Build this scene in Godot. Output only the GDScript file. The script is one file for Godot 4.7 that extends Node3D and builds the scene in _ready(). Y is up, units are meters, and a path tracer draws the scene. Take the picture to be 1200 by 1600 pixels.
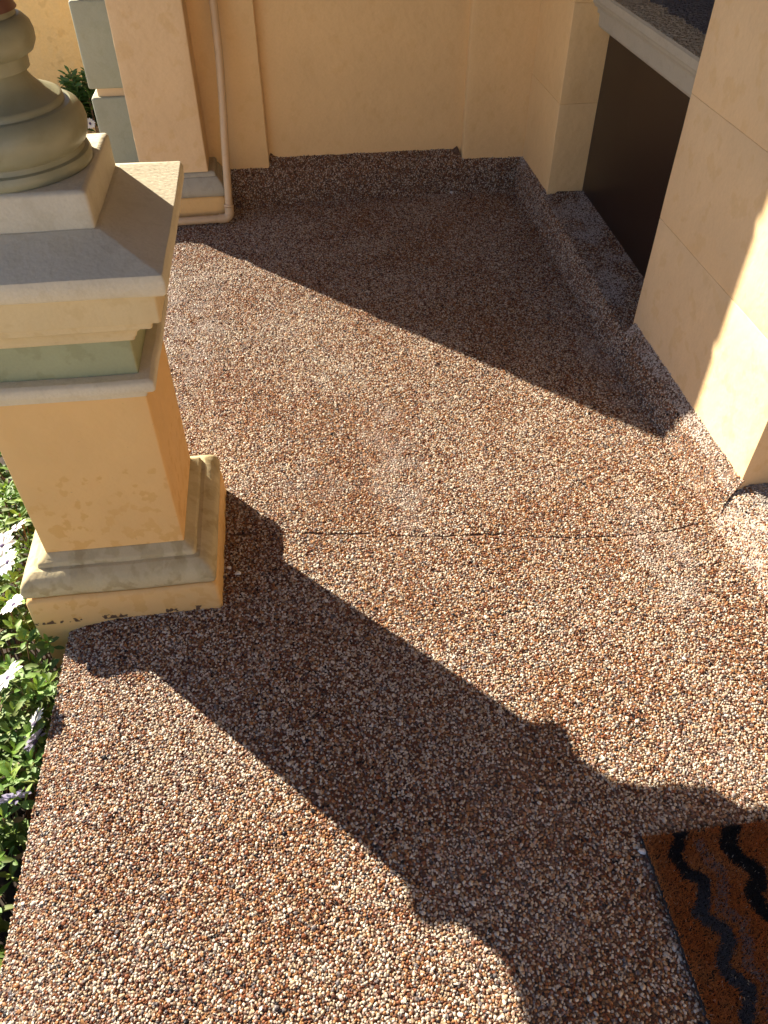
extends Node3D
# A side porch: exposed-aggregate floor, a painted pedestal column, a rendered end wall and
# house wall, a coir doormat and white daisies growing along the edge.

var rng := RandomNumberGenerator.new()
var wob := FastNoiseLite.new()
var M := {}
var taken := {}

# ------------------------------------------------------------------ naming
func numbered(called: String) -> String:
	if not taken.has(called):
		taken[called] = 0
		return called
	taken[called] += 1
	return "%s_%03d" % [called, taken[called]]

func tag(o: Node, label: String, category: String, group := "", kind := "") -> void:
	o.set_meta("label", label)
	o.set_meta("category", category)
	if group != "":
		o.set_meta("group", group)
	if kind != "":
		o.set_meta("kind", kind)

func thing(called: String, label: String, category: String, at := Vector3.ZERO, group := "", kind := "") -> Node3D:
	var o := Node3D.new()
	o.name = numbered(called)
	add_child(o)
	o.position = at
	tag(o, label, category, group, kind)
	return o

func part(called: String, mesh: Mesh, m: Material, parent: Node, at := Vector3.ZERO) -> MeshInstance3D:
	var o := MeshInstance3D.new()
	o.name = called
	o.mesh = mesh
	o.material_override = m
	o.position = at
	parent.add_child(o, true)
	return o

# ------------------------------------------------------------------ materials
func lin(r: float, g: float, b: float) -> Color:
	return Color(r, g, b).linear_to_srgb()

func noise_bytes(sd: int, freq: float, octaves: int, size := 512) -> PackedByteArray:
	var n := FastNoiseLite.new()
	n.seed = sd
	n.noise_type = FastNoiseLite.TYPE_SIMPLEX_SMOOTH
	n.frequency = freq
	n.fractal_octaves = octaves
	var im := n.get_seamless_image(size, size)
	im.convert(Image.FORMAT_L8)
	return im.get_data()

# painted render: broad mottling, fine grain, patches of a second tone with an outline of their own
func mottle(sd: int, base: Vector3, second: Vector3, threshold: float, strength: float, grain := 0.05, broad := 0.08) -> ImageTexture:
	var s := 512
	var a := noise_bytes(sd, 0.006, 4)
	var b := noise_bytes(sd + 1, 0.16, 3)
	var c := noise_bytes(sd + 2, 0.02, 5)
	var out := PackedByteArray()
	out.resize(s * s * 3)
	for i in s * s:
		var k := 1.0 + broad * (a[i] / 127.5 - 1.0) + grain * (b[i] / 127.5 - 1.0)
		var t: float = clampf((c[i] / 255.0 - threshold) * 9.0, 0.0, 1.0) * strength
		var v := base.lerp(second, t) * k
		var q := Color(v.x, v.y, v.z).linear_to_srgb()
		out[i * 3] = int(clampf(q.r, 0, 1) * 255)
		out[i * 3 + 1] = int(clampf(q.g, 0, 1) * 255)
		out[i * 3 + 2] = int(clampf(q.b, 0, 1) * 255)
	return ImageTexture.create_from_image(Image.create_from_data(s, s, false, Image.FORMAT_RGB8, out))

# pedestal paint, one metre a side, laid on in the pedestal's own space: water stains low on the die,
# paint flaked off along the foot, a few scuffs
func pedestal_paint() -> ImageTexture:
	var s := 1024
	var c := noise_bytes(131, 0.018, 4, s)
	var b := noise_bytes(132, 0.05, 4, s)
	var e := noise_bytes(133, 0.004, 3, s)
	var out := PackedByteArray()
	out.resize(s * s * 3)
	for j in s:
		var y := 1.0 - float(j) / s
		for i in s:
			var k := j * s + i
			var v := Vector3(.74, .47, .18) * (1.0 + .04 * (e[k] / 127.5 - 1.0))
			var thr := 2.0
			if y > .18 and y < .46:
				thr = .53 + (y - .19) * .75
			elif y < .09:
				thr = .62
			if c[k] / 255.0 > thr:
				v = v.lerp(Vector3(.64, .36, .095), clampf((c[k] / 255.0 - thr) * 11.0, 0.0, .75) * (.45 + .55 * e[k] / 255.0))
			if b[k] / 255.0 > .885 and y > .2:
				v = v.lerp(Vector3(.45, .27, .10), .6)
			if y < .016 and c[k] / 255.0 * .6 + b[k] / 255.0 * .4 > .56 + absf(y - .002) * 10.0:
				v = Vector3(.10, .055, .03)
			var q := Color(v.x, v.y, v.z).linear_to_srgb()
			out[k * 3] = int(clampf(q.r, 0, 1) * 255)
			out[k * 3 + 1] = int(clampf(q.g, 0, 1) * 255)
			out[k * 3 + 2] = int(clampf(q.b, 0, 1) * 255)
	return ImageTexture.create_from_image(Image.create_from_data(s, s, false, Image.FORMAT_RGB8, out))

func bump(sd: int, freq: float, octaves: int, depth: float) -> ImageTexture:
	var n := FastNoiseLite.new()
	n.seed = sd
	n.frequency = freq
	n.fractal_octaves = octaves
	var im := n.get_seamless_image(512, 512)
	im.convert(Image.FORMAT_RGBA8)
	im.bump_map_to_normal_map(depth)
	return ImageTexture.create_from_image(im)

func surface(tex: Texture2D, rough: float, per_m: float, normal: Texture2D = null, nscale := 0.5) -> StandardMaterial3D:
	var m := StandardMaterial3D.new()
	m.albedo_texture = tex
	m.roughness = rough
	m.uv1_triplanar = true
	m.uv1_world_triplanar = true
	m.uv1_scale = Vector3.ONE * per_m
	if normal:
		m.normal_enabled = true
		m.normal_texture = normal
		m.normal_scale = nscale
	return m

func plain(r: float, g: float, b: float, rough: float) -> StandardMaterial3D:
	var m := StandardMaterial3D.new()
	m.albedo_color = lin(r, g, b)
	m.roughness = rough
	return m

func make_materials() -> void:
	var fine := bump(11, 0.03, 5, 3.0)
	var coarse := bump(12, 0.09, 4, 5.0)
	M.render = surface(mottle(20, Vector3(.82, .565, .265), Vector3(.76, .50, .21), .64, .35, .03, .04), .75, .9, fine, .35)
	M.render_cream = surface(mottle(26, Vector3(.745, .535, .295), Vector3(.67, .45, .20), .61, .45, .03, .05), .75, .9, fine, .35)
	M.pedestal = surface(mottle(30, Vector3(.74, .47, .18), Vector3(.68, .41, .14), .66, .4, .03, .03), .7, 1.6, fine, .3)
	M.pedestal_own = surface(pedestal_paint(), .7, 1.0, fine, .3)
	M.pedestal_own.uv1_world_triplanar = false
	M.stone_trim = surface(mottle(40, Vector3(.50, .42, .24), Vector3(.32, .24, .10), .56, .6, .07, .12), .8, 1.5, fine, .5)
	M.cap_stone = surface(mottle(44, Vector3(.61, .545, .395), Vector3(.51, .44, .29), .60, .4, .06, .07), .85, 1.6, coarse, .2)
	M.cornice = surface(mottle(48, Vector3(.62, .50, .28), Vector3(.50, .37, .17), .63, .4, .04, .06), .8, 1.6, fine, .5)
	M.sage = surface(mottle(52, Vector3(.32, .34, .19), Vector3(.24, .25, .12), .62, .4, .04, .06), .6, 1.5, fine, .25)
	M.quoin = surface(mottle(56, Vector3(.40, .40, .28), Vector3(.34, .34, .22), .64, .4, .05, .06), .75, 1.2, fine, .3)
	M.column = surface(mottle(60, Vector3(.30, .29, .18), Vector3(.24, .22, .12), .60, .5, .03, .06), .38, 1.5, fine, .12)
	M.grey_trim = surface(mottle(64, Vector3(.40, .37, .28), Vector3(.30, .27, .2), .6, .5, .05, .08), .7, 1.4, fine, .3)
	M.column_shaft = plain(.16, .07, .045, .35)
	M.garden_wall = surface(mottle(70, Vector3(.70, .50, .22), Vector3(.52, .35, .14), .70, .5, .06, .05), .85, .8, fine, .8)
	M.pipe = surface(mottle(74, Vector3(.62, .44, .25), Vector3(.5, .33, .16), .66, .5, .03, .04), .5, 2.0)
	M.panel = plain(.022, .010, .006, .38)
	M.glass = plain(.02, .022, .025, .08)
	M.sill = surface(mottle(80, Vector3(.42, .38, .29), Vector3(.36, .32, .24), .62, .4, .05, .04), .8, 1.5, fine, .4)
	M.sill_rough = surface(mottle(84, Vector3(.46, .40, .28), Vector3(.34, .29, .2), .55, .5, .2, .08), .95, 1.4, coarse, 1.0)
	M.sill_dark = surface(mottle(86, Vector3(.13, .13, .135), Vector3(.20, .19, .18), .6, .5, .3, .1), .95, 1.4, coarse, 1.0)
	M.matrix = surface(mottle(90, Vector3(.13, .075, .045), Vector3(.07, .04, .025), .5, .6, .35, .12), .8, 1.6, coarse, .8)
	M.concrete = surface(mottle(94, Vector3(.36, .31, .26), Vector3(.26, .22, .18), .55, .5, .25, .08), .9, 1.6, coarse, 1.0)
	M.paving = surface(mottle(96, Vector3(.58, .53, .46), Vector3(.48, .43, .36), .55, .5, .1, .08), .9, .4)
	M.soil = surface(mottle(98, Vector3(.055, .04, .028), Vector3(.03, .022, .015), .5, .7, .3, .15), .95, 1.7, fine, .6)
	M.ceiling = plain(.10, .08, .06, .8)
	M.peb = StandardMaterial3D.new()
	M.peb.vertex_color_use_as_albedo = true
	M.peb.roughness = .32
	M.peb.metallic_specular = .28
	M.fibre = StandardMaterial3D.new()
	M.fibre.vertex_color_use_as_albedo = true
	M.fibre.roughness = .6
	M.mat_back = plain(.02, .015, .012, .8)
	M.chip = plain(.72, .70, .66, .7)
	M.leaves = []
	for c in [Vector3(.13, .24, .025), Vector3(.085, .18, .02), Vector3(.19, .29, .035), Vector3(.045, .10, .018)]:
		var m := plain(c.x, c.y, c.z, .6)
		m.backlight_enabled = true
		m.backlight = lin(c.x * 1.3, c.y * 1.2, c.z)
		M.leaves.append(m)
	M.foliage = StandardMaterial3D.new()
	M.foliage.vertex_color_use_as_albedo = true
	M.foliage.roughness = .6
	M.foliage.backlight_enabled = true
	M.foliage.backlight = lin(.09, .15, .02)
	M.petal = plain(.84, .83, .81, .5)
	M.petal.backlight_enabled = true
	M.petal.backlight = lin(.4, .4, .42)
	M.petal_back = plain(.46, .43, .58, .5)
	M.petal_back.backlight_enabled = true
	M.petal_back.backlight = lin(.3, .28, .4)
	M.disc = plain(.10, .07, .16, .8)
	M.stem = plain(.12, .16, .05, .6)
	M.dry = plain(.24, .13, .06, .8)

# ------------------------------------------------------------------ mesh helpers
func tri(st: SurfaceTool, a: Vector3, b: Vector3, c: Vector3) -> void:
	st.add_vertex(a); st.add_vertex(b); st.add_vertex(c)

# a, b, c, d run clockwise seen from outside
func quad(st: SurfaceTool, a: Vector3, b: Vector3, c: Vector3, d: Vector3) -> void:
	tri(st, a, b, c); tri(st, a, c, d)

func fin(st: SurfaceTool) -> ArrayMesh:
	st.generate_normals()
	return st.commit()

# outline of a rounded rectangle, seen from above, with subdivided sides
func rect_loop(hx: float, hz: float, r: float, nsub: int) -> PackedVector2Array:
	var pts := PackedVector2Array()
	var rr: float = minf(r, minf(hx, hz) * .9)
	var cs := [Vector2(hx - rr, hz - rr), Vector2(-hx + rr, hz - rr), Vector2(-hx + rr, -hz + rr), Vector2(hx - rr, -hz + rr)]
	for k in 4:
		for j in 4:
			var an := PI / 2 * (k + j / 3.0)
			pts.append(cs[k] + Vector2(cos(an), sin(an)) * rr)
		var p := pts[pts.size() - 1]
		var q: Vector2 = cs[(k + 1) % 4] + Vector2(cos(PI / 2 * (k + 1)), sin(PI / 2 * (k + 1))) * rr
		for j in range(1, nsub):
			pts.append(p.lerp(q, float(j) / nsub))
	return pts

func circle_loop(r: float, n: int) -> PackedVector2Array:
	var pts := PackedVector2Array()
	for k in n:
		pts.append(Vector2(cos(TAU * k / n), sin(TAU * k / n)) * r)
	return pts

# stack of outlines: sections are lists of [offset, y]; smooth inside a section, creased between them
func loft(hx: float, hz: float, sections: Array, r := .004, nsub := 8, amp := .0, around := 0, close := true) -> ArrayMesh:
	var st := SurfaceTool.new()
	st.begin(Mesh.PRIMITIVE_TRIANGLES)
	var g := 1
	var first := PackedVector3Array()
	var last := PackedVector3Array()
	for sec in sections:
		var pr := []
		for i in sec.size():
			if i > 0:
				var steps := int(ceil(absf(sec[i][1] - sec[i - 1][1]) / .12))
				for j in range(1, steps):
					pr.append([lerpf(sec[i - 1][0], sec[i][0], float(j) / steps), lerpf(sec[i - 1][1], sec[i][1], float(j) / steps)])
			pr.append(sec[i])
		var rows := []
		for p in pr:
			var lp := circle_loop(p[0], around) if around > 0 else rect_loop(hx + p[0], hz + p[0], r, nsub)
			var row := PackedVector3Array()
			for q in lp:
				var v := Vector3(q.x, p[1], q.y)
				if amp > 0:
					v += Vector3(wob.get_noise_3d(v.x * 40, v.y * 40, v.z * 40), wob.get_noise_3d(v.x * 40 + 300, v.y * 40, v.z * 40), wob.get_noise_3d(v.x * 40, v.y * 40 + 300, v.z * 40)) * amp
				row.append(v)
			rows.append(row)
		st.set_smooth_group(g)
		g += 1
		for i in rows.size() - 1:
			var lo: PackedVector3Array = rows[i]
			var hi: PackedVector3Array = rows[i + 1]
			for k in lo.size():
				var k2 := (k + 1) % lo.size()
				quad(st, lo[k], lo[k2], hi[k2], hi[k])
		if first.is_empty():
			first = rows[0]
		else:
			st.set_smooth_group(g)
			g += 1
			var f2: PackedVector3Array = rows[0]
			for k in last.size():
				var k2 := (k + 1) % last.size()
				quad(st, last[k], last[k2], f2[k2], f2[k])
		last = rows[rows.size() - 1]
	if close:
		st.set_smooth_group(g)
		var c0 := Vector3.ZERO
		for v in last: c0 += v
		c0 /= last.size()
		for k in last.size():
			tri(st, c0, last[k], last[(k + 1) % last.size()])
		st.set_smooth_group(g + 1)
		var c1 := Vector3.ZERO
		for v in first: c1 += v
		c1 /= first.size()
		for k in first.size():
			tri(st, c1, first[(k + 1) % first.size()], first[k])
	return fin(st)

# block with softened edges standing between y0 and y1
func block(sx: float, sz: float, y0: float, y1: float, bev := .003, amp := .0005, nsub := 6) -> ArrayMesh:
	return loft(sx / 2, sz / 2, [[[-bev, y0], [-bev * .3, y0 + bev * .3], [0, y0 + bev], [0, y1 - bev], [-bev * .3, y1 - bev * .3], [-bev, y1]]], bev, nsub, amp)

func tube(path: PackedVector3Array, r: float, sides := 16) -> ArrayMesh:
	var st := SurfaceTool.new()
	st.begin(Mesh.PRIMITIVE_TRIANGLES)
	st.set_smooth_group(1)
	var rows := []
	var side := Vector3.RIGHT
	for i in path.size():
		var d := (path[mini(i + 1, path.size() - 1)] - path[maxi(i - 1, 0)]).normalized()
		if absf(d.dot(side)) > .9:
			side = Vector3.BACK if absf(d.z) < .9 else Vector3.UP
		var u := (side - d * side.dot(d)).normalized()
		side = u
		var w := d.cross(u)
		var row := PackedVector3Array()
		for k in sides:
			var an := TAU * k / sides
			row.append(path[i] + (u * cos(an) + w * sin(an)) * r)
		rows.append(row)
	for i in rows.size() - 1:
		for k in sides:
			var k2 := (k + 1) % sides
			quad(st, rows[i][k], rows[i + 1][k], rows[i + 1][k2], rows[i][k2])
	st.set_smooth_group(2)
	for k in sides:
		tri(st, path[0], rows[0][k], rows[0][(k + 1) % sides])
		tri(st, path[path.size() - 1], rows[-1][(k + 1) % sides], rows[-1][k])
	return fin(st)

func copies(called: String, mesh: Mesh, xf: Array, cols: Array, m: Material, parent: Node) -> MultiMeshInstance3D:
	var mm := MultiMesh.new()
	mm.transform_format = MultiMesh.TRANSFORM_3D
	mm.use_colors = true
	mm.mesh = mesh
	mm.instance_count = xf.size()
	for i in xf.size():
		mm.set_instance_transform(i, xf[i])
		mm.set_instance_color(i, cols[i])
	var o := MultiMeshInstance3D.new()
	o.name = called
	o.multimesh = mm
	o.material_override = m
	o.set_meta("kind", "stuff")
	parent.add_child(o, true)
	return o

# ------------------------------------------------------------------ floor shape
const EDGE := -.657
var crack_pts := PackedVector2Array([Vector2(-.30, -1.592), Vector2(-.069, -1.571), Vector2(.049, -1.551), Vector2(.139, -1.542), Vector2(.265, -1.514), Vector2(.373, -1.5), Vector2(.483, -1.494), Vector2(.608, -1.47), Vector2(.733, -1.449), Vector2(.862, -1.441), Vector2(.996, -1.442), Vector2(1.068, -1.453), Vector2(1.121, -1.465), Vector2(1.25, -1.475)])

func floor_y(x: float, z: float) -> float:
	var d: float = clampf((-.47 - x) / .187, 0.0, 1.0)
	return -.036 * d * d + wob.get_noise_2d(x * 14, z * 14) * .003

func crack_z(x: float) -> float:
	var z := crack_pts[0].y
	for i in crack_pts.size() - 1:
		if x >= crack_pts[i].x:
			var t: float = clampf((x - crack_pts[i].x) / (crack_pts[i + 1].x - crack_pts[i].x), 0, 1)
			z = lerpf(crack_pts[i].y, crack_pts[i + 1].y, t)
	return z + wob.get_noise_2d(x * 300, 77.0) * .005

func crack_w(x: float) -> float:
	if x < -.26 or x > 1.13:
		return 0.0
	return clampf(.0030 + wob.get_noise_2d(x * 130, 9.0) * .006, 0.0, .006)

func skirt_foot_x(z: float) -> float:
	var t := [[-3.95, 1.165], [-3.91, 1.162], [-2.79, 1.149], [-2.116, 1.138], [-1.86, 1.158], [-1.5, 1.158], [-1.18, 1.170], [2.0, 1.18]]
	for i in t.size() - 1:
		if z <= t[i + 1][0]:
			return lerpf(t[i][1], t[i + 1][1], clampf((z - t[i][0]) / (t[i + 1][0] - t[i][0]), 0, 1))
	return 1.18

func slab_section(far: bool) -> ArrayMesh:
	var st := SurfaceTool.new()
	st.begin(Mesh.PRIMITIVE_TRIANGLES)
	var cols := []
	var x := EDGE
	while x < 1.24:
		var zc := crack_z(x)
		var w := crack_w(x) / 2
		var col := PackedVector3Array()
		var za := -4.05 if far else zc + w
		var zb := zc - w if far else 1.6
		var n := 56
		for i in n + 1:
			var z := lerpf(za, zb, float(i) / n)
			col.append(Vector3(x, floor_y(x, z) - .0022, z))
		if far:
			col.append(col[n] - Vector3(0, .02, 0))
		else:
			col.insert(0, col[0] - Vector3(0, .02, 0))
		cols.append(col)
		x += .02
	st.set_smooth_group(1)
	for i in cols.size() - 1:
		for j in cols[i].size() - 1:
			quad(st, cols[i][j], cols[i + 1][j], cols[i + 1][j + 1], cols[i][j + 1])
	# outer face along the garden
	st.set_smooth_group(2)
	var dn := Vector3(0, -.40, 0)
	for j in cols[0].size() - 1:
		quad(st, cols[0][j], cols[0][j + 1], cols[0][j + 1] + dn, cols[0][j] + dn)
	return fin(st)

# ------------------------------------------------------------------ pebbles
func pebble_mesh(sd: int) -> ArrayMesh:
	var sp := SphereMesh.new()
	sp.radius = 1.0
	sp.height = 2.0
	sp.radial_segments = 7
	sp.rings = 3
	var arr := sp.get_mesh_arrays()
	var vs: PackedVector3Array = arr[Mesh.ARRAY_VERTEX]
	var st := SurfaceTool.new()
	st.begin(Mesh.PRIMITIVE_TRIANGLES)
	st.set_smooth_group(-1 if sd == 2 else 1)
	var ix: PackedInt32Array = arr[Mesh.ARRAY_INDEX]
	for i in ix:
		var v := vs[i]
		var k := 1.0 + .55 * wob.get_noise_3d(v.x * 45 + sd * 91, v.y * 45, v.z * 45)
		v = v.sign() * Vector3(pow(absf(v.x), .85), pow(absf(v.y), .8), pow(absf(v.z), .85))
		st.add_vertex(v * k)
	return fin(st)

const STONES := [
	[.24, .70, .61, .49], [.15, .55, .41, .27], [.17, .41, .21, .095], [.14, .26, .10, .048],
	[.12, .125, .052, .032], [.07, .46, .30, .23], [.07, .20, .175, .17], [.04, .022, .021, .024], [.0, .2, .15, .1]]

func stone_colour(warm: float, dust: float) -> Color:
	var v := rng.randf()
	var c := Vector3(.2, .12, .07)
	var acc := 0.0
	for s in STONES:
		var w: float = s[0]
		if s[1] > s[3] * 2.2 and s[1] > .2:
			w *= 1.0 + warm
		else:
			w *= 1.0 - warm * .7
		acc += w
		if v < acc:
			c = Vector3(s[1], s[2], s[3])
			break
	c *= rng.randf_range(.58, .94)
	c = c.lerp(Vector3(.51, .46, .41), dust * rng.randf_range(.3, 1.0))
	return Color(c.x, c.y, c.z)

var peb_x := [[], [], []]
var peb_c := [[], [], []]

func add_pebble(p: Vector3, n: Vector3, size: float, c: Color) -> void:
	var up := (n + Vector3(rng.randf_range(-.3, .3), rng.randf_range(-.3, .3), rng.randf_range(-.3, .3))).normalized()
	var a := up.cross(Vector3(rng.randf_range(-1, 1), rng.randf_range(-1, 1), rng.randf_range(-1, 1))).normalized()
	var b := up.cross(a)
	var el := rng.randf_range(.55, 1.0)
	var k := rng.randi() % 3
	peb_x[k].append(Transform3D(Basis(a * size, up * size * rng.randf_range(.5, .8), b * size * el), p))
	peb_c[k].append(c)

func flush_pebbles(parent: Node, called := "pebble_aggregate") -> void:
	for k in 3:
		copies(called, M.pebmesh[k], peb_x[k], peb_c[k], M.peb, parent)
	peb_x = [[], [], []]
	peb_c = [[], [], []]

func stain(x: float, z: float) -> float:
	# dusty, limey patches lying on the floor where the photograph has them
	var d := 0.0
	for s in [[.26, -1.85, .10, .34, .5], [-.42, -2.75, .16, .5, .5], [.95, -1.35, .09, .22, .55], [.8, -.55, .25, .3, .25], [1.08, -2.2, .06, .35, .5], [.78, -3.86, .09, .035, .8], [-.05, -1.75, .2, .12, .25], [.35, -.6, .2, .3, .2]]:
		var q: float = pow((x - s[0]) / s[2], 2) + pow((z - s[1]) / s[3], 2)
		d = maxf(d, s[4] * clampf(1.3 - q, 0, 1))
	return clampf(d * (.55 + 1.1 * wob.get_noise_2d(x * 90 + 500, z * 90)), 0, .8)

func scatter_floor(parent: Node) -> void:
	var sp := .0053
	var z := -3.97
	var row := 0
	while z < .12:
		var x := EDGE + .002 + (sp * .5 if row % 2 else 0.0)
		while x < 1.20:
			var px := x + rng.randf_range(-.0023, .0023)
			var pz := z + rng.randf_range(-.0023, .0023)
			x += sp
			if px > skirt_foot_x(pz) + .012:
				continue
			if px < -.275 and pz > -1.765 and pz < -1.335:
				continue
			if px > .62 and px < 1.055 and pz > -.58:
				continue
			var w := crack_w(px)
			if w > 0.0 and absf(pz - crack_z(px)) < w * .5 + .0016:
				continue
			var warm := wob.get_noise_2d(px * 22 + 40, pz * 22) * .7 + .38 * exp(-(pow((px - .1) / .25, 2) + pow((pz + 1.9) / .3, 2)))
			var size := rng.randf_range(.0023, .0039)
			if rng.randf() < .05:
				size *= 1.5
			var y := floor_y(px, pz) - .0024 + size * rng.randf_range(.05, .45)
			add_pebble(Vector3(px, y, pz), Vector3.UP, size, stone_colour(warm, stain(px, pz)))
		z += sp * .87
		row += 1
	# the turned-down outer edge
	for i in 9000:
		var pz := rng.randf_range(-3.6, .12)
		var dy := rng.randf_range(0, .07)
		add_pebble(Vector3(EDGE, floor_y(EDGE, pz) - dy, pz), Vector3(-1, .2, 0).normalized(), rng.randf_range(.0029, .0044), stone_colour(0, 0))

# surface of a skirting: rows of stations, each a list of profile points
func skirt_mesh(stations: Array) -> ArrayMesh:
	var st := SurfaceTool.new()
	st.begin(Mesh.PRIMITIVE_TRIANGLES)
	st.set_smooth_group(1)
	for i in stations.size() - 1:
		for j in stations[i].size() - 1:
			quad(st, stations[i][j], stations[i + 1][j], stations[i + 1][j + 1], stations[i][j + 1])
	return fin(st)

func scatter_skirt(stations: Array, out: Vector3, small := 1.0, top_dust := 0.0) -> void:
	for i in stations.size() - 1:
		for j in stations[i].size() - 1:
			var a: Vector3 = stations[i][j]
			var b: Vector3 = stations[i + 1][j]
			var c: Vector3 = stations[i + 1][j + 1]
			var d: Vector3 = stations[i][j + 1]
			var n := (b - a).cross(d - a)
			if n.length() < 1e-9:
				continue
			var area := n.length()
			n = n.normalized()
			if n.dot(out + Vector3.UP) < 0:
				n = -n
			var cnt := int(area * 42000.0 / (small * small) + rng.randf())
			for k in cnt:
				var u := rng.randf()
				var v := rng.randf()
				var p := a.lerp(b, u).lerp(d.lerp(c, u), v)
				var size := rng.randf_range(.0023, .0040) * small
				var du := 0.0
				if j == stations[i].size() - 2:
					du = top_dust * clampf((.35 if p.z < -2.33 else .8) + 2.2 * wob.get_noise_2d(p.x * 70 + 200, p.z * 45), 0, 1)
				add_pebble(p + n * (size * rng.randf_range(-.1, .3) + wob.get_noise_3d(p.x * 160, p.y * 160, p.z * 160) * .002), n, size, stone_colour(wob.get_noise_2d(p.x * 30, p.z * 30) * .5, du))

# ------------------------------------------------------------------ plants
func leaf_mesh(width: float, bend: float, teeth: float) -> ArrayMesh:
	var st := SurfaceTool.new()
	st.begin(Mesh.PRIMITIVE_TRIANGLES)
	st.set_smooth_group(1)
	var ws := [.10, .30, .62, .92, 1.0, .72, 0.0]
	var mid := []
	var lf := []
	var rt := []
	for i in ws.size():
		var t := float(i) / (ws.size() - 1)
		var w: float = ws[i] * width * .5 * (1.0 + (teeth if i % 2 else -teeth))
		var c := Vector3(0, t, -bend * t * t)
		mid.append(c)
		lf.append(c + Vector3(-w, 0, w * .35))
		rt.append(c + Vector3(w, 0, w * .35))
	for i in ws.size() - 1:
		quad(st, lf[i], mid[i], mid[i + 1], lf[i + 1])
		quad(st, mid[i], rt[i], rt[i + 1], mid[i + 1])
	return fin(st)

func along(d: Vector3, nrm: Vector3) -> Basis:
	var y := d.normalized()
	var x := y.cross(nrm).normalized()
	return Basis(x, y, x.cross(y))

func flower(parent: Node, at: Vector3, face: Vector3, r: float, back := false) -> void:
	var f := Node3D.new()
	f.name = "flower"
	parent.add_child(f, true)
	f.position = at
	var nz := face.normalized()
	var ux := nz.cross(Vector3(.3, .1, .9)).normalized()
	var uy := nz.cross(ux)
	var n := rng.randi_range(13, 16)
	for k in n:
		var an := TAU * k / n + rng.randf_range(-.07, .07)
		var d := (ux * cos(an) + uy * sin(an) + nz * rng.randf_range(.05, .32)).normalized()
		var p := part("petal", M.petalmesh, M.petal_back if back else M.petal, f)
		var b := along(d, nz)
		var L := r * rng.randf_range(.9, 1.06)
		p.transform = Transform3D(Basis(b.x * L, b.y * L, b.z * L), d * r * .10)
	var disc := part("disc", M.discmesh, M.disc, f)
	var bb := along(nz, ux)
	disc.transform = Transform3D(bb.scaled(Vector3.ONE * 1.0), Vector3.ZERO)
	var stm := part("flower_stem", tube(PackedVector3Array([-nz * .004, -nz * .03 - Vector3(0, .02, 0), Vector3(-nz.x * .05, -.13, -nz.z * .05)]), .0015, 6), M.stem, f)
	stm.position = Vector3.ZERO

func clear_of_porch(x: float, z: float) -> bool:
	if x > -.672 and z > -3.6: return false
	if x > -.752 and z > -1.80 and z < -1.30: return false
	return true

func bush(at: Vector3, rx: float, rz: float, top: float, shoots: int, label: String, flowers: Array, dark := false, leaf := 1.0) -> Node3D:
	var b := thing("daisy_bush", label, "plant", at, "daisies growing along the porch edge")
	var pool := []
	for s in shoots:
		var an := rng.randf() * TAU
		var rr := sqrt(rng.randf())
		var hx := cos(an) * rr * rx
		var hz := sin(an) * rr * rz
		if not clear_of_porch(at.x + hx, at.z + hz):
			continue
		var hy := top - rng.randf() * .13 - rr * rr * .03
		if rng.randf() < .35:
			hy -= .10
		var tip := Vector3(hx, maxf(hy, .03), hz)
		var lean := Vector3(rng.randf_range(-.5, .5), 1, rng.randf_range(-.5, .5)).normalized()
		var nl := rng.randi_range(7, 12)
		for k in nl:
			var t := float(k) / nl
			var a2 := k * 2.4 + rng.randf_range(-.4, .4)
			var side := Vector3(cos(a2), 0, sin(a2))
			var up := lerpf(.15, 1.5, t)
			var d := (side + lean * up).normalized()
			var L := lerpf(.046, .022, t) * rng.randf_range(.8, 1.2) * leaf
			var nr := (lean - d * lean.dot(d) + side * .01).normalized()
			var bs := along(d, nr)
			pool.append([tip - lean * (1.0 - t) * .045, bs, L])
	pool.sort_custom(func(p, q): return p[0].y > q[0].y)
	var xf := [[], [], []]
	var cl := [[], [], []]
	for i in pool.size():
		var q: Array = pool[i]
		var tr := Transform3D(q[1].scaled_local(Vector3.ONE * q[2]), q[0])
		if i < 290:
			var o := part("leaf", M.leafmesh[i % 3], M.leaves[3] if dark else M.leaves[rng.randi() % 3], b)
			o.transform = tr
		else:
			var k := i % 3
			xf[k].append(tr)
			var g := rng.randf_range(.6, 1.25) * (.6 if dark else 1.0)
			var c := Color(.10 * g * rng.randf_range(.8, 1.5), .19 * g, .022 * g)
			if rng.randf() < .03 and not dark:
				c = Color(.22, .16, .07)
			cl[k].append(c)
	for k in 3:
		if xf[k].size() > 0:
			copies("foliage", M.leafmesh[k], xf[k], cl[k], M.foliage, b)
	# woody stems from the ground up to the shoots
	var st := SurfaceTool.new()
	st.begin(Mesh.PRIMITIVE_TRIANGLES)
	for i in range(0, pool.size(), 23):
		var p: Vector3 = pool[i][0]
		st.append_from(tube(PackedVector3Array([Vector3(p.x * .45, -.01, p.z * .45), Vector3(p.x * .8, p.y * .5, p.z * .8), p]), .002, 5), 0, Transform3D.IDENTITY)
	var sm := part("stems", st.commit(), M.dry, b)
	sm.set_meta("kind", "stuff")
	for f in flowers:
		flower(b, f[0] - at, f[1], f[2], f.size() > 3)
	return b

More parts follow.
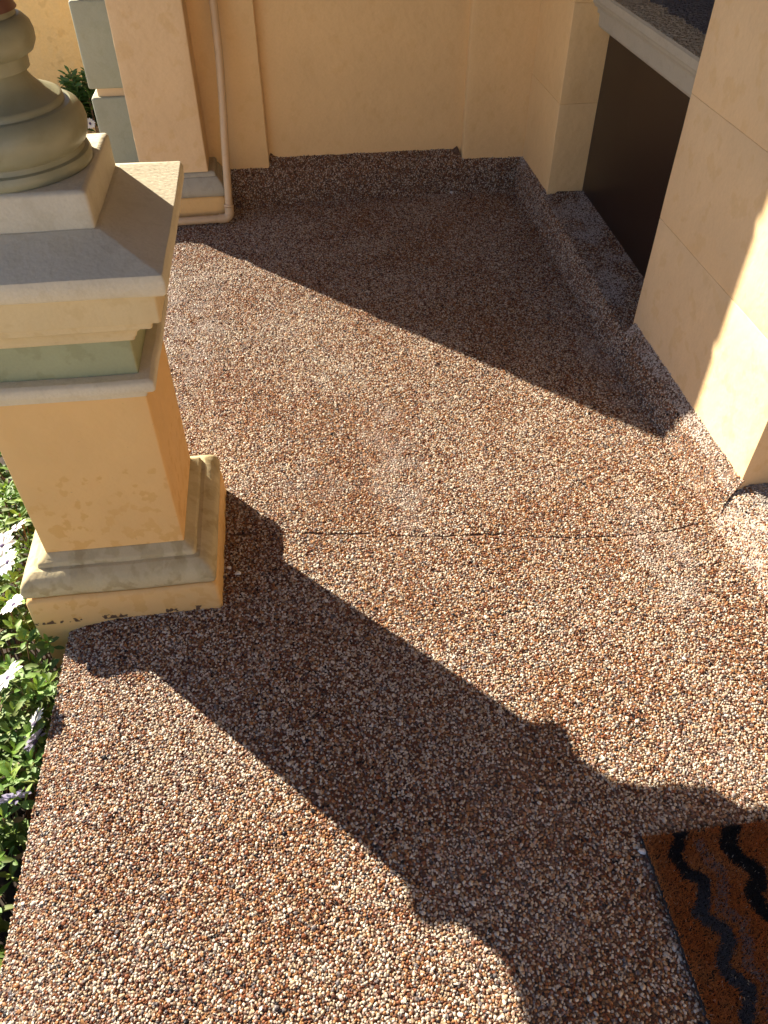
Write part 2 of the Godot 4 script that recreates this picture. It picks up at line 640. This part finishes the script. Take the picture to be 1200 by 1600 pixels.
# ------------------------------------------------------------------ scene
func _ready() -> void:
	rng.seed = 4711
	wob.seed = 5
	wob.noise_type = FastNoiseLite.TYPE_SIMPLEX_SMOOTH
	wob.frequency = .1
	wob.fractal_octaves = 2

	# camera
	var cam := Camera3D.new()
	add_child(cam)
	cam.name = "camera"
	cam.fov = 66.68
	cam.near = .05
	cam.far = 300
	var pitch := deg_to_rad(44.4)
	var yaw := deg_to_rad(7.2)
	cam.look_at_from_position(Vector3(0, 1.6, 0), Vector3(sin(yaw) * cos(pitch), 1.6 - sin(pitch), -cos(yaw) * cos(pitch)), Vector3.UP)
	cam.current = true
	# sky
	var env := Environment.new()
	var sky := Sky.new()
	var sm := ProceduralSkyMaterial.new()
	sm.sky_top_color = Color(.36, .47, .66)
	sm.sky_horizon_color = Color(.88, .93, .98)
	sm.sky_curve = .10
	sm.ground_bottom_color = Color(.30, .27, .22)
	sm.ground_horizon_color = Color(.60, .62, .62)
	sm.sky_energy_multiplier = 1.0
	sky.sky_material = sm
	env.background_mode = Environment.BG_SKY
	env.sky = sky
	env.background_energy_multiplier = .5
	env.tonemap_mode = Environment.TONE_MAPPER_LINEAR
	env.tonemap_exposure = 3.2
	env.sdfgi_enabled = true
	env.ssao_enabled = true
	env.ssil_enabled = true
	var we := WorldEnvironment.new()
	we.name = "environment"
	we.environment = env
	add_child(we)
	# sun: low, from behind the end wall on the garden side
	var sun := DirectionalLight3D.new()
	sun.name = "sun"
	add_child(sun)
	sun.light_energy = 1.6
	sun.light_color = Color(1.0, .95, .87)
	sun.light_angular_distance = .53
	sun.shadow_enabled = true
	var el := deg_to_rad(29.3)
	var az := Vector3(.69, 0, .724).normalized()
	sun.look_at_from_position(Vector3.ZERO, az * cos(el) - Vector3(0, sin(el), 0), Vector3.UP)

	make_materials()
	M.pebmesh = [pebble_mesh(1), pebble_mesh(2), pebble_mesh(3)]
	M.leafmesh = [leaf_mesh(.36, .18, .0), leaf_mesh(.44, .3, .13), leaf_mesh(.30, .08, .06)]
	M.petalmesh = leaf_mesh(.42, .10, .0)
	M.discmesh = loft(0, 0, [[[.0065, -.003], [.007, .001], [.005, .004], [.001, .005]]], .001, 1, 0, 10)

	build_ground()
	build_floor()
	build_end_wall()
	build_pier()
	build_house_wall()
	build_column()
	build_roof()
	build_pipe()
	build_mat()
	build_garden()
	build_chips()

func build_ground() -> void:
	var st := SurfaceTool.new()
	st.begin(Mesh.PRIMITIVE_TRIANGLES)
	st.set_smooth_group(1)
	var xs := []
	for i in 41: xs.append(pow(absf(i - 20) / 20.0, 3.0) * signf(i - 20) * 120.0)
	for i in 40:
		for j in 40:
			var v := []
			for q in [[0, 0], [1, 0], [1, 1], [0, 1]]:
				var X: float = xs[i + q[0]] - 1.0
				var Z: float = xs[j + q[1]] - 2.0
				v.append(Vector3(X, -.34 + wob.get_noise_2d(X * 30, Z * 30) * .02, Z))
			quad(st, v[0], v[1], v[2], v[3])
	var g := part("ground", fin(st), M.soil, self)
	taken["ground"] = 0
	var fc := part("forecourt", block(40.0, 24.0, -.33, -.296, .005, 0, 10), M.paving, self, Vector3(0, 0, 13.7))
	tag(fc, "pale sunlit paving in front of the porch", "paving", "", "structure")
	var pm := part("path", block(14.0, 40.0, -.33, -.30, .005, 0, 10), M.paving, self, Vector3(-8.6, 0, -2.0))
	tag(pm, "pale concrete path beyond the daisy bed", "path", "", "structure")
	tag(g, "dark garden soil under and around the daisies", "ground", "", "structure")

func build_floor() -> void:
	var f := thing("porch_floor", "exposed aggregate porch floor of small brown, white and grey pebbles", "floor", Vector3.ZERO, "", "structure")
	part("slab", slab_section(true), M.matrix, f)
	part("slab", slab_section(false), M.matrix, f)
	scatter_floor(f)
	flush_pebbles(f)

func build_end_wall() -> void:
	var w := thing("end_wall", "yellow rendered end wall with a shallow recess between two pilasters", "wall", Vector3(.2, 0, -3.9))
	var o := Vector3(.2, 0, -3.9)
	# recessed field
	part("wall_panel", block(1.10, .24, .0, 2.95, .002), M.render, w, Vector3(.41, 0, -3.955 - .12) - o)
	part("pilaster", block(.595, .30, .0, 2.95, .005, .0012, 14), M.render, w, Vector3(-.0655 - .2975, 0, -3.905 - .15) - o)
	part("pilaster", block(.40, .30, .0, 2.95, .005, .0012, 14), M.render, w, Vector3(.884 + .2, 0, -3.905 - .15) - o)
	# sage quoins at the free end with recessed yellow joints
	part("quoin_core", block(.15, .26, -.36, 2.95, .003), M.render_cream, w, Vector3(-.718, 0, -3.915 - .13) - o)
	var y := -.23
	while y < 2.9:
		var y0: float = y + .0175
		part("quoin", block(.19, .30, y0, y + .37 - .0175, .008, .0015, 10), M.quoin, w, Vector3(-.727, 0, -3.895 - .15) - o)
		y += .37
	# skirting on this wall
	var s := thing("aggregate_skirting", "pebbled skirting along the foot of the yellow end wall", "skirting", Vector3.ZERO)
	var stn := []
	var x := -.36
	while x < 1.215:
		var zf := lerpf(-3.825, -3.885, clampf((x + .25) / 1.44, 0, 1))
		var back := -3.907
		var by := .155
		if x > -.062 and x < .882:
			back = -3.957
			by = .185
			var e: float = minf(x + .06, .88 - x)
			if e < .03:
				by += .03 * (1.0 - e / .03)
		var wy := wob.get_noise_2d(x * 60, 3.0) * .004
		stn.append(PackedVector3Array([Vector3(x, -.01, zf + .010), Vector3(x, .012, zf), Vector3(x, .07, zf - .005), Vector3(x, .118, minf(zf - .008, -3.862)), Vector3(x, .135 + wy, minf(zf - .014, -3.878)), Vector3(x, by + wy, back - .004)]))
		x += .018
	part("kerb", skirt_mesh(stn), M.matrix, s)
	scatter_skirt(stn, Vector3(0, 0, 1))
	flush_pebbles(s)

func build_pier() -> void:
	var c := Vector3(-.495, 0, -3.875)
	var p := thing("porch_pier", "yellow square pier on a moulded grey base against the end wall", "pier", c)
	part("plinth", loft(.215, .185, [[[0, -.36], [0, .098], [-.004, .106], [-.012, .11]]], .012, 8, .002), M.pedestal, p)
	part("base_moulding", loft(.17, .14, [[[.040, .1105], [.046, .118], [.048, .130], [.046, .145], [.038, .165], [.024, .182], [.018, .19]], [[.012, .192], [.012, .205], [.006, .212], [.0, .214]]], .008, 8, .0015), M.grey_trim, p)
	part("shaft", loft(.150, .150, [[[0, .2145], [0, 2.93]]], .005, 8, .001), M.render_cream, p)

func build_house_wall() -> void:
	var o := Vector3(1.19, 0, -2.3)
	var w := thing("house_wall", "cream rendered house wall with a recessed brown panel under a window", "wall", o)
	var rows := [[-.02, .522], [.522, .890], [.890, 1.26], [1.26, 1.63], [1.63, 2.0], [2.0, 2.37], [2.37, 2.95]]
	for r in rows:
		part("course", block(.36, .64, r[0], r[1], .0025, .0010, 10), M.render, w, Vector3(1.19 + .18, 0, -3.457 - .32) - o)
		part("course", block(.36, .856, r[0], r[1], .0025, .0010, 14), M.render_cream, w, Vector3(1.19 + .18, 0, -1.899) - o)
	# recess: panel, sill, window
	part("apron_panel", block(.05, 1.135, .02, .815, .002, .0, 4), M.panel, w, Vector3(1.357 + .025, 0, -2.892) - o)
	var prof := [[.170, .800], [.118, .806], [.112, .815], [.110, .852], [.100, .857], [.098, .874], [.084, .880], [.080, .888], [.074, .895], [.070, .905], [.064, .908], [.060, .913], [.060, .938], [.066, .945]]
	var st := SurfaceTool.new()
	st.begin(Mesh.PRIMITIVE_TRIANGLES)
	for i in prof.size() - 1:
		st.set_smooth_group(i + 1)
		for k in 24:
			var za := lerpf(-3.4575, -2.3265, k / 24.0)
			var zb := lerpf(-3.4575, -2.3265, (k + 1) / 24.0)
			quad(st, Vector3(prof[i][0], prof[i][1], za), Vector3(prof[i][0], prof[i][1], zb), Vector3(prof[i + 1][0], prof[i + 1][1], zb), Vector3(prof[i + 1][0], prof[i + 1][1], za))
	var sill := part("sill", fin(st), M.sill, w, Vector3(1.19, 0, 0) - o)
	for band in 2:
		st = SurfaceTool.new()
		st.begin(Mesh.PRIMITIVE_TRIANGLES)
		st.set_smooth_group(1)
		for i in 16:
			for k in 240:
				var v := []
				for q in [[0, 0], [0, 1], [1, 1], [1, 0]]:
					var Z := lerpf(-3.4575, -2.3265, (k + q[1]) / 240.0)
					var mid := .155 + wob.get_noise_2d(Z * 500, 400.0) * .012 + wob.get_noise_2d(Z * 90, 420.0) * .012
					var X := lerpf(.066, mid, (i + q[0]) / 16.0) if band == 0 else lerpf(mid, .36, (i + q[0]) / 16.0)
					v.append(Vector3(X, .945 + (X - .066) * .22 + wob.get_noise_2d(X * 1400, Z * 1400) * .004, Z))
				quad(st, v[0], v[1], v[2], v[3])
		part("rough_ledge" if band == 0 else "weathered_ledge", fin(st), M.sill_rough if band == 0 else M.sill_dark, sill)
	var win := part("window", block(.05, 1.129, 1.02, 2.95, .002, .0, 2), M.panel, w, Vector3(1.50, 0, -2.892) - o)
	part("pane", block(.01, .95, 1.12, 2.7, .001, 0, 2), M.glass, win, Vector3(-.024, 0, 0))
	# door reveal and the wall nearer than the doorway
	part("door", block(.06, 1.16, .16, 2.3, .003, 0, 4), M.panel, w, Vector3(1.52, 0, -.88) - o)
	part("door_head", block(.36, 1.16, 2.302, 2.95, .003, 0, 4), M.render_cream, w, Vector3(1.37, 0, -.88) - o)
	part("near_pier", block(.36, 2.0, .0, 2.95, .003, .001, 8), M.render_cream, w, Vector3(1.37, 0, .71) - o)

	# skirting in three runs, then the doorstep
	var s := thing("aggregate_skirting", "pebbled skirting and ledge along the house wall below the brown panel", "skirting", Vector3.ZERO)
	var stn := []
	var z := -3.93
	while z < -1.46:
		var fx := skirt_foot_x(z)
		var wd := 1.19 - fx
		var by := .15
		var ly := .128
		var bx := 1.192
		if z > -3.457 and z < -2.327:
			bx = 1.362
			by = lerpf(.152, .118, (z + 3.457) / 1.13)
			ly = lerpf(.140, .105, pow((z + 3.457) / 1.13, 1.5))
		elif z >= -2.327:
			ly = .104
		var wy := wob.get_noise_2d(z * 60, 30.0) * .004
		stn.append(PackedVector3Array([Vector3(fx - .012, -.008, z), Vector3(fx, .010, z), Vector3(fx + wd * .12, .06, z), Vector3(fx + wd * .22, ly - .018, z), Vector3(fx + wd * .4, ly + wy, z), Vector3(bx, by + wy * .5, z)]))
		z += .018
	part("kerb", skirt_mesh(stn), M.matrix, s)
	scatter_skirt(stn, Vector3(-1, 0, 0), 1.0, .95)
	flush_pebbles(s)
	var ds := thing("doorstep", "worn grey concrete doorstep beside the end of the cream pier", "step", Vector3.ZERO)
	stn = []
	z = -1.4705
	while z < .4:
		var fx := skirt_foot_x(z)
		var wy := wob.get_noise_2d(z * 60, 60.0) * .005
		stn.append(PackedVector3Array([Vector3(fx - .012, -.008, z), Vector3(fx, .010, z), Vector3(fx + .010, .06, z), Vector3(fx + .018, .098, z), Vector3(fx + .034, .112 + wy, z), Vector3(fx + .06, .126 + wy, z), Vector3(1.55, .142, z)]))
		z += .018
	part("step_body", skirt_mesh(stn), M.concrete, ds)
	var face := []
	var tread := []
	for q in stn:
		face.append(q.slice(0, 6))
		tread.append(q.slice(5, 7))
	scatter_skirt(face, Vector3(-1, 0, 0))
	flush_pebbles(ds)
	# gritty tread: finer, greyer stone
	for i in tread.size() - 1:
		for k in 190:
			var a: Vector3 = tread[i][0].lerp(tread[i][1], pow(rng.randf(), 1.6))
			var sz := rng.randf_range(.0016, .0034)
			var g := rng.randf_range(.22, .58)
			add_pebble(a + Vector3(0, sz * .2 + wob.get_noise_2d(a.x * 200, a.z * 200) * .0015, rng.randf() * .018), Vector3.UP, sz, Color(g, g * .88, g * .76))
	flush_pebbles(ds, "grit")

func build_column() -> void:
	var c := Vector3(-.496, 0, -1.552)
	var p := thing("porch_column", "moulded column on a yellow square pedestal at the porch edge", "column", c)
	var ex := .008
	part("plinth", loft(.229 + ex, .229, [[[.002, -.36], [.002, .0], [0, .076], [-.003, .084], [-.010, .088]]], .010, 14, .0025), M.pedestal_own, p)
	part("base_moulding", loft(.16 + ex, .16, [[[.044, .0885], [.044, .096]], [[.060, .097], [.067, .100], [.069, .106], [.070, .118], [.067, .132], [.060, .144], [.048, .154], [.036, .160]], [[.026, .161], [.024, .170], [.020, .174], [.012, .178], [.004, .186], [.0, .188]]], .010, 14, .0022), M.stone_trim, p)
	part("pedestal_shaft", loft(.160 + ex, .160, [[[0, .1885], [0, .630]]], .004, 10, .001), M.pedestal_own, p)
	part("necking", loft(.160 + ex, .160, [[[.002, .6305], [.006, .645], [.012, .652]], [[.024, .655], [.027, .659], [.028, .676], [.025, .681], [.018, .684]]], .005, 12, .0018), M.cap_stone, p)
	part("frieze", loft(.156 + ex, .156, [[[0, .6845], [0, .766]]], .004, 8, .0008), M.sage, p)
	part("cornice", loft(.156 + ex, .156, [[[.003, .7665], [.012, .770], [.012, .778]], [[.018, .781], [.022, .792], [.032, .803], [.045, .812], [.052, .818]], [[.060, .820], [.064, .840]], [[.080, .843], [.083, .846], [.084, .900], [.088, .906]]], .005, 14, .0018), M.cornice, p)
	part("cap", loft(.156 + ex, .156, [[[.090, .9065], [.104, .910], [.110, .916], [.112, .940], [.108, .950]], [[.107, .9505], [-.002, .988]]], .004, 16, .0022), M.cap_stone, p)
	part("base_block", loft(.150 + ex * .5, .150, [[[0, .982], [0, 1.046], [-.003, 1.052], [-.010, 1.054]]], .006, 12, .0018), M.cap_stone, p)
	part("column_base", loft(0, 0, [
		[[.142, 1.0545], [.145, 1.058], [.146, 1.068], [.143, 1.076]], [[.136, 1.078], [.134, 1.086]],
		[[.134, 1.0865], [.143, 1.094], [.149, 1.108], [.151, 1.122], [.149, 1.136], [.142, 1.148], [.130, 1.155]],
		[[.121, 1.156], [.119, 1.166], [.113, 1.168]],
		[[.112, 1.1685], [.094, 1.176], [.080, 1.188], [.072, 1.200], [.070, 1.211]],
		[[.079, 1.212], [.080, 1.232]],
		[[.082, 1.2325], [.093, 1.238], [.100, 1.250], [.101, 1.264], [.098, 1.277], [.090, 1.286], [.084, 1.289]],
		[[.080, 1.290], [.079, 1.298]]], .001, 1, .0006, 72), M.column, p)
	part("column_shaft", loft(0, 0, [[[.084, 1.2985], [.078, 1.312], [.075, 1.33], [.073, 2.0], [.066, 2.80]]], .001, 1, 0, 48), M.column_shaft, p)
	part("capital", loft(0, 0, [[[.068, 2.8005], [.09, 2.83], [.12, 2.90], [.13, 2.95]]], .001, 1, 0, 32), M.column, p)

func build_roof() -> void:
	var r := thing("porch_roof", "plain porch ceiling carried by the column and the walls", "roof", Vector3(.075, 2.951, -1.75))
	part("ceiling", block(3.05, 4.7, 0, .12, .004, 0, 2), M.ceiling, r)

func build_pipe() -> void:
	var o := thing("drainpipe", "cream painted drainpipe running down the corner and along the floor", "pipe", Vector3(-.268, 0, -3.66))
	var b := o.position
	var cv := Curve3D.new()
	for q in [Vector3(-.268, .062, -3.655), Vector3(-.262, .16, -3.675), Vector3(-.252, .32, -3.715), Vector3(-.240, .48, -3.755), Vector3(-.230, .68, -3.80), Vector3(-.228, .9, -3.845), Vector3(-.228, 1.2, -3.868), Vector3(-.228, 2.9, -3.872)]:
		cv.add_point(q - b)
	for i in range(1, cv.point_count - 1):
		var t := (cv.get_point_position(i + 1) - cv.get_point_position(i - 1)) * .16
		cv.set_point_in(i, -t)
		cv.set_point_out(i, t)
	cv.bake_interval = .03
	part("riser", tube(cv.get_baked_points(), .0175), M.pipe, o)
	part("floor_run", tube(PackedVector3Array([Vector3(-.298, .024, -3.650) - b, Vector3(-.5, .022, -3.647) - b, Vector3(-.80, .014, -3.642) - b]), .0175), M.pipe, o)
	var el := PackedVector3Array()
	for i in 9:
		var an := PI / 2 * i / 8.0
		el.append(Vector3(-.298 + .030 * sin(an), .024 + .030 * (1 - cos(an)), -3.650 - .004 * i / 8.0) - b)
	el.append(Vector3(-.268, .078, -3.655) - b)
	el.insert(0, Vector3(-.312, .024, -3.650) - b)
	part("elbow", tube(el, .0212), M.pipe, o)
	part("collar", tube(PackedVector3Array([Vector3(-.268, .078, -3.655) - b, Vector3(-.267, .086, -3.657) - b]), .0230), M.pipe, o)
	part("collar", tube(PackedVector3Array([Vector3(-.312, .024, -3.650) - b, Vector3(-.320, .024, -3.650) - b]), .0230), M.pipe, o)

func seg_d(p: Vector2, pts: Array) -> float:
	var d := 9.0
	for i in pts.size() - 1:
		d = minf(d, p.distance_to(Geometry2D.get_closest_point_to_segment(p, pts[i], pts[i + 1])))
	return d

func build_mat() -> void:
	var x0 := .607
	var z0 := -.602
	var sx := .46
	var sz := .76
	var o := thing("doormat", "brown coir doormat with wavy black and grey stripes", "doormat", Vector3(x0 + sx / 2, 0, z0 + sz / 2))
	part("backing", block(sx, sz, .002, .009, .002, .0006, 20), M.mat_back, o)
	var s1 := [Vector2(.70, -.62), Vector2(.683, -.588), Vector2(.658, -.555), Vector2(.668, -.522), Vector2(.697, -.502), Vector2(.682, -.468), Vector2(.661, -.443), Vector2(.698, -.412), Vector2(.700, -.393), Vector2(.674, -.368), Vector2(.668, -.347), Vector2(.700, -.312), Vector2(.682, -.281), Vector2(.664, -.255), Vector2(.70, -.22), Vector2(.665, -.17), Vector2(.70, -.12), Vector2(.665, -.07), Vector2(.70, -.02), Vector2(.665, .03), Vector2(.70, .08), Vector2(.67, .15)]
	var s2 := [Vector2(.81, -.62), Vector2(.802, -.599), Vector2(.774, -.568), Vector2(.780, -.537), Vector2(.806, -.513), Vector2(.805, -.488), Vector2(.780, -.467), Vector2(.785, -.439), Vector2(.812, -.41), Vector2(.805, -.38), Vector2(.782, -.35), Vector2(.812, -.31), Vector2(.78, -.26), Vector2(.81, -.21), Vector2(.78, -.16), Vector2(.81, -.11), Vector2(.78, -.06), Vector2(.81, 0), Vector2(.78, .06), Vector2(.80, .15)]
	var g1 := [Vector2(.718, -.571), Vector2(.721, -.536), Vector2(.739, -.517), Vector2(.729, -.486), Vector2(.706, -.45), Vector2(.741, -.418), Vector2(.730, -.386), Vector2(.716, -.348), Vector2(.739, -.321), Vector2(.72, -.26), Vector2(.74, -.2), Vector2(.71, -.1), Vector2(.74, 0), Vector2(.72, .1)]
	var fm := SurfaceTool.new()
	fm.begin(Mesh.PRIMITIVE_TRIANGLES)
	fm.set_smooth_group(1)
	for k in 3:
		var a := Vector3(cos(TAU * k / 3), 0, sin(TAU * k / 3))
		var b := Vector3(cos(TAU * (k + 1) / 3), 0, sin(TAU * (k + 1) / 3))
		quad(fm, a, b, b * .5 + Vector3.UP, a * .5 + Vector3.UP)
		tri(fm, a * .5 + Vector3.UP, b * .5 + Vector3.UP, Vector3(0, 1.05, 0))
	var fmesh := fin(fm)
	var xf := []
	var cl := []
	for i in 105000:
		var px := rng.randf_range(x0 + .002, x0 + sx - .002)
		var pz := rng.randf_range(z0 + .002, z0 + sz - .002)
		if pz > -.05 and rng.randf() < .6:
			continue
		var p := Vector2(px, pz) + Vector2(rng.randfn(0, .0016), rng.randfn(0, .0016))
		# the print repeats across the mat
		var q := p
		while q.x > .84: q.x -= .235
		var c := Vector3(.46, .145, .026)
		var pat := wob.get_noise_2d(px * 120, pz * 120)
		c = c.lerp(Vector3(.50, .21, .06), clampf(pat * .9 + .25, 0, 1))
		var wd := .0125 + .003 * wob.get_noise_2d(pz * 200, 5.0)
		var worn: float = clampf((q.y + .53) * 14.0, 0, 1)
		if seg_d(q, s1) < wd:
			c = Vector3(.012, .012, .014).lerp(Vector3(.11, .11, .115), worn * rng.randf_range(.5, 1.0))
		elif seg_d(q, s2) < wd * 1.25:
			c = Vector3(.010, .010, .011)
		elif seg_d(q, g1) < .011 and rng.randf() < .55:
			c = Vector3(.25, .19, .17)
		if rng.randf() < .012:
			c = Vector3(.6, .5, .36)
		c *= rng.randf_range(.65, 1.3)
		var up := Vector3(rng.randfn(0, .35), 1, rng.randfn(0, .35)).normalized()
		var t := up.cross(Vector3(.3, .2, 1)).normalized()
		var r := rng.randf_range(.0006, .0011)
		xf.append(Transform3D(Basis(t * r, up * rng.randf_range(.006, .011), up.cross(t) * r), Vector3(px, .0075, pz) - o.position))
		cl.append(Color(c.x, c.y, c.z))
	copies("coir_pile", fmesh, xf, cl, M.fibre, o)

func build_garden() -> void:
	var gw := thing("garden_wall", "rough yellow rendered garden wall behind the daisy at the corner", "wall", Vector3(-1.6, -.36, -5.1))
	part("wall_body", block(2.0, .2, 0, 1.55, .006, .003, 20), M.garden_wall, gw, Vector3(0, 0, 0))
	bush(Vector3(-.93, -.34, -2.15), .27, .30, .33, 130, "leafy daisy bush growing farthest along the porch edge, behind the pedestal", [])
	bush(Vector3(-.93, -.34, -1.68), .26, .27, .37, 170, "daisy bush with three white flowers at the left side of the yellow pedestal", [
		[Vector3(-.842, .02, -1.662), Vector3(-.4, .7, -.3), .036], [Vector3(-.866, .02, -1.60), Vector3(-.3, .8, .2), .038], [Vector3(-.838, .02, -1.535), Vector3(-.5, .8, .1), .038]])
	bush(Vector3(-.90, -.34, -1.25), .24, .26, .37, 190, "daisy bush with two white flowers below the front corner of the pedestal", [
		[Vector3(-.79, .02, -1.38), Vector3(-.3, .8, -.2), .036], [Vector3(-.752, .03, -1.145), Vector3(-.5, .75, -.2), .044]])
	bush(Vector3(-.86, -.34, -.88), .22, .25, .35, 190, "daisy bush with white and lilac flowers leaning on the porch edge", [
		[Vector3(-.708, -.065, -1.072), Vector3(-.6, .6, -.15), .038], [Vector3(-.695, -.06, -1.02), Vector3(-.7, .25, -.5), .032, 1], [Vector3(-.712, -.05, -.875), Vector3(-.25, .30, -.9), .038, 1]])
	bush(Vector3(-.84, -.34, -.50), .20, .22, .32, 150, "leafy daisy bush nearest the camera beside the porch edge", [])
	bush(Vector3(-1.01, -.34, -4.60), .10, .08, .77, 60, "dark leafy daisy against the garden wall beyond the pier", [
		[Vector3(-.985, .20, -4.50), Vector3(.3, .3, .9), .025]], true, 1.7)

func build_chips() -> void:
	var spots := [[.833, -3.865, .014, "white stone chip lying at the foot of the end wall skirting"],
		[.872, -1.014, .006, "tiny white stone chip on the sunlit floor near the doormat"],
		[-.219, -1.431, .009, "white stone chip in the shadow beside the pedestal plinth"],
		[-.243, -1.455, .007, "smaller pale stone chip right against the pedestal plinth"],
		[.30, -3.25, .006, "tiny white stone chip in the middle of the shaded floor"],
		[.602, -.575, .009, "pale stone chip just off the corner of the doormat"]]
	for s in spots:
		var o := part(numbered("stone_chip"), M.pebmesh[rng.randi() % 3], M.chip, self, Vector3(s[0], floor_y(s[0], s[1]) + s[2] * .30 + .001, s[1]))
		o.scale = Vector3(s[2], s[2] * .45, s[2] * .7)
		o.rotation.y = rng.randf() * TAU
		tag(o, s[3], "stone", "loose chips on the floor")
